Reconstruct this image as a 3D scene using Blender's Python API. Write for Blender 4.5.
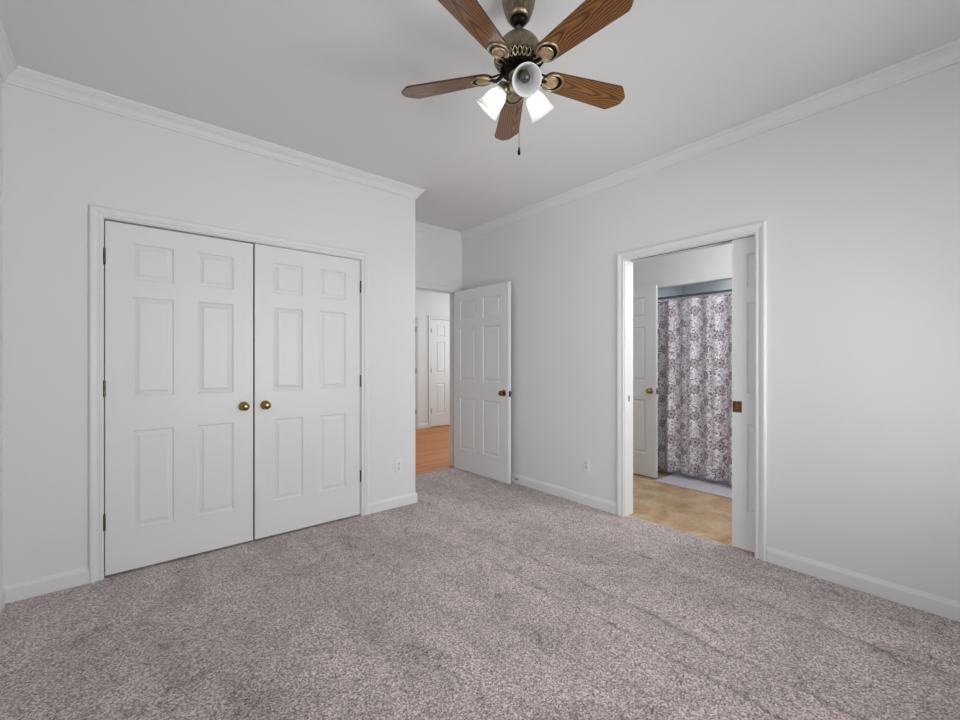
import bpy, bmesh, math, random
from mathutils import Vector, Matrix
random.seed(7)
PI = math.pi
S = bpy.context.scene
COL = S.collection
for o in list(bpy.data.objects):
    bpy.data.objects.remove(o)

# ------------------------------------------------------------------ camera
cam_d = bpy.data.cameras.new('camera'); cam = bpy.data.objects.new('camera', cam_d); COL.objects.link(cam)
cam_d.sensor_width = 36; cam_d.lens = 423.0 / 960 * 36
cam_d.shift_y = 1.76 / 960
cam_d.clip_start = 0.02
cam.location = (0, 0, 1.23)
cam.rotation_euler = (PI / 2, 0, -0.6942)
S.camera = cam
# ------------------------------------------------------------------ exposure, sky, daylight, added fill lamps
S.view_settings.view_transform = 'Standard'; S.view_settings.look = 'None'
S.view_settings.gamma = 1; S.view_settings.use_curve_mapping = False
S.view_settings.exposure = -0.28
W = bpy.data.worlds.new('World'); S.world = W; W.use_nodes = True
W.node_tree.nodes['Background'].inputs[0].default_value = (0.92, 0.95, 1, 1)
W.node_tree.nodes['Background'].inputs[1].default_value = 1.0


def area(name, loc, rot, sx, sy, power, col=(1, 1, 1), spread=PI):
    d = bpy.data.lights.new(name, 'AREA'); d.shape = 'RECTANGLE'; d.size = sx; d.size_y = sy
    d.energy = power; d.color = col; d.spread = spread
    o = bpy.data.objects.new(name, d); COL.objects.link(o); o.location = loc; o.rotation_euler = rot
    return o


area('window_daylight', (1.5, -0.93, 1.42), (PI / 2 + 0.12, 0, 0), 2.3, 1.62, 72, (0.983, 1.0, 0.998))
area('window_ground_bounce', (1.7, -0.98, 0.80), (PI / 2 + 0.75, 0, 0), 1.8, 0.5, 26, (0.975, 1.0, 0.995))
area('added_side_fill', (-0.66, 0.75, 1.42), (PI / 2 + 0.1, 0, -PI / 2), 1.15, 1.45, 20, (0.983, 1.0, 0.998))  # added fill behind an added side window, flattens the light
area('bathroom_side_fill', (3.95, -0.02, 2.05), (PI / 2 - 0.15, 0, 0), 0.6, 0.25, 17, (0.95, 0.985, 1.0))  # added lamp without a fixture, rakes the curtain so its folds shade
area('bathroom_top_fill', (3.55, 0.9, 2.64), (0, 0, 0), 0.5, 0.5, 9, (0.95, 0.985, 1.0))  # added lamp under the bathroom ceiling, evens out the room
area('tub_fill', (4.90, 1.62, 2.24), (0, 0, 0), 0.5, 0.5, 3.5, (0.95, 0.98, 1.0))  # added lamp inside the alcove, lifts the dark above the curtain
area('hall_side_fill', (5.86, 5.5, 1.7), (PI / 2, 0, PI / 2), 1.6, 1.8, 34, (0.86, 0.97, 1.0))  # added lamp before the hall's end wall, grazes the far door panels
area('hall_top_fill', (3.0, 4.9, 2.68), (0, 0, 0), 0.6, 0.6, 14, (0.92, 0.97, 1.0))  # added lamp with no fixture, brightens the hall


# ------------------------------------------------------------------ materials
def nt(name):
    m = bpy.data.materials.new(name); m.use_nodes = True
    t = m.node_tree; b = t.nodes['Principled BSDF']
    return m, t, b


def N(t, kind, **kw):
    n = t.nodes.new('ShaderNode' + kind)
    for k, v in kw.items():
        if k in n.inputs: n.inputs[k].default_value = v
        else: setattr(n, k, v)
    return n


def M(t, op, a, b=None, c=None, clamp=False):
    n = t.nodes.new('ShaderNodeMath'); n.operation = op; n.use_clamp = clamp
    for i, x in enumerate((a, b, c)):
        if x is None: continue
        if isinstance(x, (int, float)): n.inputs[i].default_value = x
        else: t.links.new(x, n.inputs[i])
    return n.outputs[0]


def ramp(t, fac, stops, interp='LINEAR'):
    n = t.nodes.new('ShaderNodeValToRGB'); n.color_ramp.interpolation = interp
    e = n.color_ramp.elements
    while len(e) < len(stops): e.new(0.5)
    for el, (p, c) in zip(e, stops):
        el.position = p; el.color = (*c, 1) if len(c) == 3 else c
    t.links.new(fac, n.inputs[0]); return n.outputs[0]


def mixc(t, fac, a, b, mode='MIX'):
    n = t.nodes.new('ShaderNodeMix'); n.data_type = 'RGBA'; n.blend_type = mode
    for i, x in ((0, fac), (6, a), (7, b)):
        if isinstance(x, (int, float)): n.inputs[i].default_value = x
        elif isinstance(x, tuple): n.inputs[i].default_value = (*x, 1)
        else: t.links.new(x, n.inputs[i])
    return n.outputs[2]


def bump(t, b, h, strength, dist):
    n = N(t, 'Bump'); n.inputs['Strength'].default_value = strength; n.inputs['Distance'].default_value = dist
    t.links.new(h, n.inputs['Height']); t.links.new(n.outputs[0], b.inputs['Normal'])


def paint(name, col, rough, scale=90, st=0.05):
    m, t, b = nt(name)
    b.inputs['Base Color'].default_value = (*col, 1); b.inputs['Roughness'].default_value = rough
    tc = N(t, 'TexCoord'); n = N(t, 'TexNoise', Scale=scale, Detail=3)
    t.links.new(tc.outputs['Object'], n.inputs['Vector']); bump(t, b, n.outputs[0], st, 0.004)
    return m


M_WALL = paint('wall_paint', (0.80, 0.802, 0.805), 0.55)
M_CEIL = paint('ceiling_paint', (0.80, 0.80, 0.80), 0.8)
M_TRIM = paint('trim_gloss_paint', (0.805, 0.807, 0.81), 0.42, 30, 0.0)
M_DOOR = paint('door_gloss_paint', (0.82, 0.823, 0.826), 0.38, 30, 0.006)
M_PLASTIC = paint('white_plastic', (0.85, 0.85, 0.84), 0.3, 20, 0.0)
M_DARKBOX = paint('closet_shade_paint', (0.3, 0.29, 0.28), 0.8)  # darkened colour, puts shade behind the gaps of the closet doors
M_SLOT_SHADE = paint('slot_shade_paint', (0.02, 0.02, 0.02), 0.8)  # near-black colour for the shade in the pocket doorway's head slot


def metal(name, col, rough, dirt=None):
    m, t, b = nt(name); b.inputs['Metallic'].default_value = 1; b.inputs['Roughness'].default_value = rough
    tc = N(t, 'TexCoord'); n = N(t, 'TexNoise', Scale=60, Detail=4); t.links.new(tc.outputs['Object'], n.inputs['Vector'])
    c = ramp(t, n.outputs[0], [(0.35, dirt or tuple(x * 0.8 for x in col)), (0.65, col)])
    t.links.new(c, b.inputs['Base Color'])
    return m


M_BRASS = metal('polished_brass', (0.42, 0.29, 0.10), 0.17, (0.26, 0.17, 0.055))
M_REDBRASS = metal('dark_brass', (0.30, 0.14, 0.08), 0.25, (0.15, 0.06, 0.04))
M_MATTE = paint('matte_black_hinge', (0.02, 0.02, 0.02), 0.6, 20, 0)
M_HINGE = metal('aged_brass_hinge', (0.16, 0.13, 0.08), 0.4, (0.06, 0.05, 0.035))
M_ANT = metal('antique_brass', (0.30, 0.25, 0.17), 0.34, (0.19, 0.155, 0.10))
M_ANTL = metal('antique_brass_highlight', (0.62, 0.53, 0.36), 0.3, (0.35, 0.29, 0.19))
M_BLACK = metal('blackened_metal', (0.022, 0.019, 0.016), 0.4)
M_CHROME = metal('dull_chrome', (0.42, 0.43, 0.45), 0.25)
M_ROD = metal('grey_rod_metal', (0.24, 0.27, 0.29), 0.35)


def carpet():
    m, t, b = nt('mauve_taupe_carpet')
    b.inputs['Roughness'].default_value = 0.95
    if 'Sheen Weight' in b.inputs:
        b.inputs['Sheen Weight'].default_value = 0.15; b.inputs['Sheen Roughness'].default_value = 0.5
    tc = N(t, 'TexCoord'); o = tc.outputs['Object']
    # tufts
    v = N(t, 'TexVoronoi', Scale=190.0); t.links.new(o, v.inputs['Vector'])
    vs = N(t, 'SeparateColor'); t.links.new(v.outputs['Color'], vs.inputs[0])
    n1 = N(t, 'TexNoise', Scale=210.0, Detail=1.0, Roughness=0.6); t.links.new(o, n1.inputs['Vector'])
    n2 = N(t, 'TexNoise', Scale=110.0, Detail=2.0, Roughness=0.6); t.links.new(o, n2.inputs['Vector'])
    g = M(t, 'ADD', M(t, 'ADD', M(t, 'MULTIPLY', n1.outputs[0], 0.30), M(t, 'MULTIPLY', n2.outputs[0], 0.22)), M(t, 'MULTIPLY', vs.outputs[0], 0.48))
    c = ramp(t, g, [(0.24, (0.175, 0.134, 0.131)), (0.5, (0.515, 0.420, 0.416)), (0.76, (0.92, 0.79, 0.785))])
    # lay of the pile: brushed patches and vacuum tracks along Y
    sep = N(t, 'SeparateXYZ'); t.links.new(o, sep.inputs[0])
    mp = N(t, 'Mapping'); mp.inputs['Scale'].default_value = (1.0, 0.28, 1); t.links.new(o, mp.inputs[0])
    p1 = N(t, 'TexNoise', Scale=3.2, Detail=4.0, Roughness=0.6); t.links.new(mp.outputs[0], p1.inputs['Vector'])
    p2 = N(t, 'TexNoise', Scale=4.6, Detail=5.0, Roughness=0.65, Distortion=0.6); t.links.new(o, p2.inputs['Vector'])
    patch = M(t, 'ADD', M(t, 'MULTIPLY', ramp(t, p1.outputs[0], [(0.40, (0, 0, 0)), (0.60, (1, 1, 1))]), 0.5),
              M(t, 'MULTIPLY', ramp(t, p2.outputs[0], [(0.36, (0, 0, 0)), (0.56, (1, 1, 1))]), 0.5))
    lay = M(t, 'ADD', M(t, 'MULTIPLY', patch, 0.36), 0.83)
    wob = N(t, 'TexNoise', Scale=2.2, Detail=5.0, Roughness=0.7); t.links.new(o, wob.inputs['Vector'])
    xw = M(t, 'ADD', sep.outputs[0], M(t, 'MULTIPLY', M(t, 'SUBTRACT', wob.outputs[0], 0.5), 0.16))
    brk = N(t, 'TexNoise', Scale=5.0, Detail=3.0); t.links.new(o, brk.inputs['Vector'])
    brkv = ramp(t, brk.outputs[0], [(0.28, (0.12, 0.12, 0.12)), (0.50, (1, 1, 1))])
    tot = None
    for x0, wd, am in ((1.945, 0.012, 0.40), (1.73, 0.010, 0.38), (2.49, 0.013, 0.30), (1.42, 0.010, 0.10), (2.24, 0.010, 0.12), (2.80, 0.02, 0.14)):
        d = M(t, 'DIVIDE', M(t, 'SUBTRACT', xw, x0), wd)
        e = M(t, 'MULTIPLY', M(t, 'POWER', 2.718, M(t, 'MULTIPLY', M(t, 'MULTIPLY', d, d), -1.0)), am)
        tot = e if tot is None else M(t, 'ADD', tot, e)
    # tracks fade out towards the closet
    fade = N(t, 'MapRange'); t.links.new(sep.outputs[1], fade.inputs[0])
    fade.inputs[1].default_value = 2.7; fade.inputs[2].default_value = 1.6; fade.inputs[3].default_value = 0; fade.inputs[4].default_value = 1
    trk = M(t, 'SUBTRACT', 1.0, M(t, 'MULTIPLY', M(t, 'MULTIPLY', tot, brkv), fade.outputs[0]))
    # scuffs from feet
    sc = N(t, 'TexNoise', Scale=7.5, Detail=6.0, Roughness=0.7, Distortion=1.2); t.links.new(o, sc.inputs['Vector'])
    scv = ramp(t, sc.outputs[0], [(0.33, (0.60, 0.59, 0.59)), (0.42, (1, 1, 1))])
    k = M(t, 'MULTIPLY', M(t, 'MULTIPLY', lay, trk), scv)
    t.links.new(mixc(t, 1.0, c, k, 'MULTIPLY'), b.inputs['Base Color'])
    h = M(t, 'SUBTRACT', M(t, 'MULTIPLY', g, 1.2), M(t, 'MULTIPLY', v.outputs[0], 0.6))
    bump(t, b, h, 0.7, 0.006)
    return m


def hardwood():
    m, t, b = nt('honey_oak_floorboards'); b.inputs['Roughness'].default_value = 0.42
    tc = N(t, 'TexCoord'); o = tc.outputs['Object']
    br = N(t, 'TexBrick', Scale=1.0); t.links.new(o, br.inputs['Vector'])
    br.inputs['Brick Width'].default_value = 0.9; br.inputs['Row Height'].default_value = 0.058
    br.inputs['Mortar Size'].default_value = 0.0012; br.inputs['Color1'].default_value = (0.64, 0.225, 0.040, 1)
    br.inputs['Color2'].default_value = (0.48, 0.155, 0.025, 1); br.inputs['Mortar'].default_value = (0.25, 0.085, 0.024, 1)
    br.offset = 0.37
    mp = N(t, 'Mapping'); mp.inputs['Scale'].default_value = (3, 60, 1); t.links.new(o, mp.inputs[0])
    g = N(t, 'TexNoise', Scale=1.0, Detail=4); t.links.new(mp.outputs[0], g.inputs['Vector'])
    t.links.new(mixc(t, 0.55, br.outputs[0], ramp(t, g.outputs[0], [(0.3, (0.6, 0.55, 0.5)), (0.7, (1.25, 1.2, 1.1))]), 'MULTIPLY'), b.inputs['Base Color'])
    return m


def stone():
    m, t, b = nt('polished_beige_stone'); b.inputs['Roughness'].default_value = 0.16
    tc = N(t, 'TexCoord'); o = tc.outputs['Object']
    n = N(t, 'TexNoise', Scale=3.4, Detail=9, Roughness=0.62, Distortion=0.7); t.links.new(o, n.inputs['Vector'])
    c = ramp(t, n.outputs[0], [(0.28, (0.44, 0.27, 0.13)), (0.45, (0.60, 0.41, 0.225)), (0.56, (0.68, 0.50, 0.30)), (0.72, (0.76, 0.62, 0.43))])
    n2 = N(t, 'TexNoise', Scale=5.0, Detail=6, Roughness=0.6, Distortion=2.2); t.links.new(o, n2.inputs['Vector'])
    vein = M(t, 'ABSOLUTE', M(t, 'SUBTRACT', n2.outputs[0], 0.5))
    vv = ramp(t, vein, [(0.0, (0.62, 0.5, 0.38)), (0.022, (1, 1, 1))])
    br = N(t, 'TexBrick', Scale=1.0); t.links.new(o, br.inputs['Vector']); br.offset = 0.0
    br.inputs['Brick Width'].default_value = 0.46; br.inputs['Row Height'].default_value = 0.46
    br.inputs['Mortar Size'].default_value = 0.002; br.inputs['Color1'].default_value = (1, 1, 1, 1)
    br.inputs['Color2'].default_value = (0.94, 0.92, 0.9, 1); br.inputs['Mortar'].default_value = (0.7, 0.6, 0.5, 1)
    c = mixc(t, 0.8, mixc(t, 0.7, c, vv, 'MULTIPLY'), br.outputs[0], 'MULTIPLY')
    t.links.new(c, b.inputs['Base Color'])
    return m


def oak():
    m, t, b = nt('lacquered_oak'); b.inputs['Roughness'].default_value = 0.30
    b.inputs['Coat Weight'].default_value = 0.5; b.inputs['Coat Roughness'].default_value = 0.14
    tc = N(t, 'TexCoord'); oi = N(t, 'ObjectInfo')
    ad = N(t, 'VectorMath'); ad.operation = 'ADD'; t.links.new(tc.outputs['Object'], ad.inputs[0])
    cm = N(t, 'CombineXYZ'); t.links.new(M(t, 'MULTIPLY', oi.outputs['Random'], 3.0), cm.inputs[0])
    t.links.new(M(t, 'MULTIPLY', oi.outputs['Random'], 0.03), cm.inputs[1]); t.links.new(cm.outputs[0], ad.inputs[1])
    # cathedral grain: nested parabolas running along the blade
    sp = N(t, 'SeparateXYZ'); t.links.new(ad.outputs[0], sp.inputs[0])
    wn = N(t, 'TexNoise', Scale=9.0, Detail=3); t.links.new(ad.outputs[0], wn.inputs['Vector'])
    y = M(t, 'ADD', sp.outputs[1], M(t, 'MULTIPLY', M(t, 'SUBTRACT', wn.outputs[0], 0.5), 0.03))
    q = M(t, 'ADD', M(t, 'MULTIPLY', M(t, 'SQRT', M(t, 'ADD', M(t, 'MULTIPLY', y, y), 0.00035)), 110.0), M(t, 'MULTIPLY', sp.outputs[0], 10.0))
    q = M(t, 'ADD', q, M(t, 'MULTIPLY', wn.outputs[0], 1.4))
    saw = M(t, 'FRACT', q)
    c = ramp(t, saw, [(0.0, (0.030, 0.009, 0.003)), (0.22, (0.12, 0.045, 0.010)), (0.55, (0.27, 0.115, 0.025)), (0.82, (0.20, 0.076, 0.016)), (1.0, (0.036, 0.011, 0.004))])
    mp = N(t, 'Mapping'); mp.inputs['Scale'].default_value = (8, 260, 60); t.links.new(ad.outputs[0], mp.inputs[0])
    f = N(t, 'TexNoise', Scale=1.0, Detail=4); t.links.new(mp.outputs[0], f.inputs['Vector'])
    c = mixc(t, 0.6, c, ramp(t, f.outputs[0], [(0.35, (0.55, 0.5, 0.45)), (0.65, (1.2, 1.15, 1.1))]), 'MULTIPLY')
    t.links.new(c, b.inputs['Base Color'])
    return m


def opal(name, emit):
    m, t, b = nt(name)
    b.inputs['Base Color'].default_value = (0.88, 0.88, 0.88, 1); b.inputs['Roughness'].default_value = 0.22
    b.inputs['Transmission Weight'].default_value = 0.0
    tr = N(t, 'BsdfTranslucent'); tr.inputs[0].default_value = (0.9, 0.9, 0.89, 1)
    mx = N(t, 'MixShader'); mx.inputs[0].default_value = 0.45
    t.links.new(b.outputs[0], mx.inputs[1]); t.links.new(tr.outputs[0], mx.inputs[2])
    t.links.new(mx.outputs[0], t.nodes['Material Output'].inputs[0])
    n = N(t, 'TexNoise', Scale=12, Detail=2)
    t.links.new(ramp(t, n.outputs[0], [(0.3, (0.86, 0.86, 0.86)), (0.7, (0.9, 0.9, 0.9))]), b.inputs['Base Color'])
    return m


def glow(name, col, s):
    m, t, b = nt(name)
    b.inputs['Base Color'].default_value = (0.9, 0.9, 0.9, 1); b.inputs['Roughness'].default_value = 0.2
    b.inputs['Emission Color'].default_value = (*col, 1); b.inputs['Emission Strength'].default_value = s
    return m


def glass(name):
    m, t, b = nt(name)
    tr = N(t, 'BsdfTransparent'); gl = N(t, 'BsdfGlossy'); gl.inputs['Roughness'].default_value = 0.02
    fr = N(t, 'Fresnel'); fr.inputs[0].default_value = 1.45; mx = N(t, 'MixShader')
    t.links.new(fr.outputs[0], mx.inputs[0]); t.links.new(tr.outputs[0], mx.inputs[1]); t.links.new(gl.outputs[0], mx.inputs[2])
    t.links.new(mx.outputs[0], t.nodes['Material Output'].inputs[0])
    return m


def curtain_mat():
    """printed cloth: trailing scrolls and round blossoms, laid out on the cloth's own UV (metres)"""
    m, t, b = nt('floral_print_cloth'); b.inputs['Roughness'].default_value = 0.85
    tc = N(t, 'TexCoord'); uv = tc.outputs['UV']
    wn = N(t, 'TexNoise', Scale=9.0, Detail=2); t.links.new(uv, wn.inputs['Vector'])
    wv = N(t, 'VectorMath'); wv.operation = 'SCALE'; wv.inputs['Scale'].default_value = 0.05; t.links.new(wn.outputs['Color'], wv.inputs[0])
    wa = N(t, 'VectorMath'); wa.operation = 'ADD'; t.links.new(uv, wa.inputs[0]); t.links.new(wv.outputs[0], wa.inputs[1])
    # scrolls: contour lines of noise
    s1 = N(t, 'TexNoise', Scale=13.0, Detail=0.3, Distortion=1.5); t.links.new(uv, s1.inputs['Vector'])
    a = M(t, 'FRACT', M(t, 'MULTIPLY', s1.outputs[0], 6.0))
    line1 = M(t, 'LESS_THAN', M(t, 'ABSOLUTE', M(t, 'SUBTRACT', a, 0.5)), 0.15)
    # small curled leaves: rings in voronoi cells
    v = N(t, 'TexVoronoi', Scale=24.0); t.links.new(wa.outputs[0], v.inputs['Vector'])
    leaf = M(t, 'MULTIPLY', M(t, 'GREATER_THAN', v.outputs[0], 0.18), M(t, 'LESS_THAN', v.outputs[0], 0.30))
    dot = M(t, 'LESS_THAN', v.outputs[0], 0.08)
    sp = N(t, 'SeparateXYZ'); t.links.new(uv, sp.inputs[0])
    U, V = sp.outputs[0], sp.outputs[1]

    def flower(du, dv, pu, pv, R, petals, phase):
        fu = M(t, 'SUBTRACT', M(t, 'MULTIPLY', M(t, 'FRACT', M(t, 'DIVIDE', M(t, 'ADD', U, du), pu)), pu), pu / 2)
        fv = M(t, 'SUBTRACT', M(t, 'MULTIPLY', M(t, 'FRACT', M(t, 'DIVIDE', M(t, 'ADD', V, dv), pv)), pv), pv / 2)
        r = M(t, 'SQRT', M(t, 'ADD', M(t, 'MULTIPLY', fu, fu), M(t, 'MULTIPLY', fv, fv)))
        ang = M(t, 'ARCTAN2', fv, fu)
        pet = M(t, 'ADD', 1.0, M(t, 'MULTIPLY', M(t, 'SINE', M(t, 'MULTIPLY', ang, petals)), 0.16))
        q = M(t, 'DIVIDE', r, M(t, 'MULTIPLY', pet, R))
        inside = M(t, 'LESS_THAN', q, 1.0)
        edge = M(t, 'MULTIPLY', inside, M(t, 'GREATER_THAN', q, 0.72))
        core = M(t, 'LESS_THAN', q, 0.33)
        mid = M(t, 'MULTIPLY', M(t, 'LESS_THAN', q, 0.60), M(t, 'GREATER_THAN', q, 0.46))
        return inside, M(t, 'MAXIMUM', M(t, 'MAXIMUM', edge, core), mid)
    f1i, f1 = flower(0.0, 0.0, 0.30, 0.27, 0.046, 8, 0)
    f2i, f2 = flower(0.15, 0.12, 0.30, 0.27, 0.038, 7, 0)
    f3i, f3 = flower(0.08, 0.19, 0.30, 0.27, 0.024, 5, 0)
    fi = M(t, 'MAXIMUM', M(t, 'MAXIMUM', f1i, f2i), f3i)
    fl = M(t, 'MAXIMUM', M(t, 'MAXIMUM', f1, f2), f3)
    bg = M(t, 'MAXIMUM', M(t, 'MAXIMUM', M(t, 'MULTIPLY', line1, 0.85), M(t, 'MULTIPLY', leaf, 0.8)), dot)
    dark = M(t, 'ADD', M(t, 'MULTIPLY', bg, M(t, 'SUBTRACT', 1.0, fi)), fl, None, True)
    tint = N(t, 'TexNoise', Scale=22.0, Detail=2); t.links.new(uv, tint.inputs['Vector'])
    ink = ramp(t, tint.outputs[0], [(0.40, (0.075, 0.045, 0.052)), (0.6, (0.16, 0.088, 0.075))])
    base = mixc(t, fi, (0.88, 0.84, 0.92), (0.84, 0.77, 0.82))
    t.links.new(mixc(t, M(t, 'MULTIPLY', dark, 0.9), base, ink), b.inputs['Base Color'])
    fb = N(t, 'TexNoise', Scale=500.0); t.links.new(uv, fb.inputs['Vector']); bump(t, b, fb.outputs[0], 0.1, 0.001)
    return m


def mat_cloth():
    m, t, b = nt('lavender_bath_mat'); b.inputs['Roughness'].default_value = 0.95
    tc = N(t, 'TexCoord'); n = N(t, 'TexNoise', Scale=120, Detail=3); t.links.new(tc.outputs['Object'], n.inputs['Vector'])
    t.links.new(ramp(t, n.outputs[0], [(0.35, (0.50, 0.46, 0.55)), (0.65, (0.78, 0.74, 0.80))]), b.inputs['Base Color'])
    bump(t, b, n.outputs[0], 0.8, 0.006)
    return m


M_CARPET = carpet(); M_WOODFLOOR = hardwood(); M_STONE = stone(); M_OAK = oak()
M_OPAL = opal('opal_glass', 0); M_BULB = glow('lit_bulb', (1.0, 0.97, 0.92), 42.0); M_DEAD = paint('unlit_bulb', (0.05, 0.048, 0.045), 0.1, 10, 0)
M_GLASS = glass('window_glass'); M_CURTAIN = curtain_mat(); M_MAT = mat_cloth()
M_TUB = paint('white_tub_enamel', (0.82, 0.82, 0.82), 0.15, 10, 0)
M_SURR = paint('tub_surround', (0.70, 0.74, 0.78), 0.3, 10, 0.01)
M_SLOT = paint('outlet_slot', (0.10, 0.10, 0.10), 0.6, 10, 0)
M_EDGE = paint('dark_blade_edge', (0.035, 0.016, 0.008), 0.4, 40, 0.0)
M_CAMEO = paint('blade_cameo_wood', (0.34, 0.20, 0.11), 0.35, 200, 0.02)


# ------------------------------------------------------------------ mesh helpers
def finish(bm, name, mats, parent=None, loc=None, smooth=None):
    me = bpy.data.meshes.new(name)
    bmesh.ops.recalc_face_normals(bm, faces=bm.faces[:])
    if smooth is not None:
        for f in bm.faces: f.smooth = True
        for e in bm.edges:
            if len(e.link_faces) == 2 and e.calc_face_angle(0) > math.radians(smooth): e.smooth = False
    bm.to_mesh(me); bm.free()
    for m in (mats if isinstance(mats, (list, tuple)) else [mats]): me.materials.append(m)
    o = bpy.data.objects.new(name, me); COL.objects.link(o)
    if parent: o.parent = parent
    if loc: o.location = loc
    return o


def box(bm, a, b, bev=0.0, mi=0):
    x0, y0, z0 = (min(p, q) for p, q in zip(a, b)); x1, y1, z1 = (max(p, q) for p, q in zip(a, b))
    vs = [bm.verts.new((x, y, z)) for z in (z0, z1) for y in (y0, y1) for x in (x0, x1)]
    fs = []
    for f in ((0, 2, 3, 1), (4, 5, 7, 6), (0, 1, 5, 4), (2, 6, 7, 3), (0, 4, 6, 2), (1, 3, 7, 5)):
        fc = bm.faces.new([vs[i] for i in f]); fc.material_index = mi; fs.append(fc)
    if bev:
        es = list({e for f in fs for e in f.edges})
        bmesh.ops.bevel(bm, geom=es, offset=bev, segments=2, affect='EDGES', profile=0.5)


def lathe(bm, prof, seg=32, mat=Matrix(), mod=None, mi=0):
    """prof: (r, z) pairs round local z; mod(angle, r, z) -> r"""
    rings = []
    for r, z in prof:
        if r < 1e-5:
            rings.append([bm.verts.new(mat @ Vector((0, 0, z)))])
        else:
            ring = []
            for k in range(seg):
                a = 2 * PI * k / seg; rr = mod(a, r, z) if mod else r
                ring.append(bm.verts.new(mat @ Vector((rr * math.cos(a), rr * math.sin(a), z))))
            rings.append(ring)
    for A, B in zip(rings, rings[1:]):
        if len(A) == 1 and len(B) == 1: continue
        for k in range(seg):
            k2 = (k + 1) % seg
            if len(A) == 1: f = bm.faces.new((A[0], B[k], B[k2]))
            elif len(B) == 1: f = bm.faces.new((A[k], A[k2], B[0]))
            else: f = bm.faces.new((A[k], A[k2], B[k2], B[k]))
            f.material_index = mi


def tube(bm, pts, rad, seg=10, cap=True, mi=0, flat=1.0):
    pts = [Vector(p) for p in pts]; rings = []
    up = None
    for i, p in enumerate(pts):
        d = (pts[min(i + 1, len(pts) - 1)] - pts[max(i - 1, 0)]).normalized()
        if up is None:
            up = Vector((0, 0, 1)) if abs(d.z) < 0.9 else Vector((1, 0, 0))
        x = d.cross(up).normalized(); y = x.cross(d).normalized(); up = y
        r = rad[i] if isinstance(rad, (list, tuple)) else rad
        rings.append([bm.verts.new(p + x * r * math.cos(2 * PI * k / seg) + y * r * flat * math.sin(2 * PI * k / seg)) for k in range(seg)])
    for A, B in zip(rings, rings[1:]):
        for k in range(seg):
            f = bm.faces.new((A[k], A[(k + 1) % seg], B[(k + 1) % seg], B[k])); f.material_index = mi
    if cap:
        for R in (rings[0], rings[-1]): bm.faces.new(R).material_index = mi


def torus(bm, R, r, mat, sx=1, sy=1, seg=32, sg=8, zs=1, mi=0):
    vs = [[bm.verts.new(mat @ Vector(((R + r * math.cos(b)) * math.cos(a) * sx, (R + r * math.cos(b)) * math.sin(a) * sy, r * zs * math.sin(b))))
           for b in (2 * PI * j / sg for j in range(sg))] for a in (2 * PI * i / seg for i in range(seg))]
    for i in range(seg):
        for j in range(sg):
            f = bm.faces.new((vs[i][j], vs[(i + 1) % seg][j], vs[(i + 1) % seg][(j + 1) % sg], vs[i][(j + 1) % sg])); f.material_index = mi


def run(bm, p0, p1, nrm, prof, z=0.0, e0=0, e1=0):
    """extrude a moulding profile (offset from wall, height) from p0 to p1; e = -1 inside mitre, +1 outside mitre, 0 square"""
    p0 = Vector((*p0, z)); p1 = Vector((*p1, z)); d = (p1 - p0).normalized(); n = Vector((*nrm, 0))
    A = [bm.verts.new(p0 + n * o - d * (o * e0) + Vector((0, 0, h))) for o, h in prof]
    B = [bm.verts.new(p1 + n * o + d * (o * e1) + Vector((0, 0, h))) for o, h in prof]
    k = len(prof)
    for i in range(k): bm.faces.new((A[i], A[(i + 1) % k], B[(i + 1) % k], B[i]))
    bm.faces.new(A); bm.faces.new(B)


def label(o, text, cat=None, group=None, kind=None):
    o['label'] = text
    if cat: o['category'] = cat
    if group: o['group'] = group
    if kind: o['kind'] = kind
    return o


def struct(name, bm, m, text=None, smooth=None):
    o = finish(bm, name, m, smooth=smooth); o['kind'] = 'structure'
    if text: o['label'] = text
    return o


# ------------------------------------------------------------------ the room: x along the closet wall, y along the side wall
XL, XR, YB, YC, YE, XC = -0.4904, 3.033, -0.77, 3.2075, 3.98, 1.934
H = 2.733
WR2 = 3.153                                   # bathroom face of the side wall
CX0, CX1, CZ = -0.104, 1.428, 2.050           # closet opening
PY0, PY1, PZ = 0.940, 1.845, 2.035            # bathroom opening
EX0, EX1, EZ = 2.040, 2.945, 2.040            # hall opening
BF = 4.36                                     # far bathroom wall


def B1(*boxes):
    bm = bmesh.new()
    for a, b in boxes: box(bm, a, b)
    return bm


struct('floor', B1(((XL, YB, -0.05), (3.09, YC + 0.72, 0)), ((XC - 0.11, YC + 0.72, -0.05), (3.09, 3.972, 0))), M_CARPET, 'mauve taupe cut pile carpet with vacuum tracks across the bedroom')
struct('ceiling', B1(((XL - 0.1, YB - 0.15, H), (3.153, 4.1, H + 0.1))), M_CEIL, 'flat white painted bedroom ceiling above the fan')
struct('wall_closet', B1(((XL, YC, 0), (CX0 - 0.02, YC + 0.11, H)), ((CX1 + 0.02, YC, 0), (XC, YC + 0.11, H)), ((CX0 - 0.02, YC, CZ + 0.02), (CX1 + 0.02, YC + 0.11, H)),
                         ((XC - 0.11, YC + 0.11, 0), (XC, YE, H))), M_WALL, 'white wall holding the double closet doors')
struct('wall_left', B1(((XL - 0.1, YB - 0.12, 0), (XL, 0.15, H)), ((XL - 0.1, 1.35, 0), (XL, 4.1, H)), ((XL - 0.1, 0.15, 0), (XL, 1.35, 0.66)), ((XL - 0.1, 0.15, 2.18), (XL, 1.35, H))), M_WALL)
struct('wall_entry', B1(((XC - 0.11, YE, 0), (EX0 - 0.02, YE + 0.12, H)), ((EX1 + 0.02, YE, 0), (WR2, YE + 0.12, H)), ((EX0 - 0.02, YE, EZ + 0.02), (EX1 + 0.02, YE + 0.12, H))), M_WALL)
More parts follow.
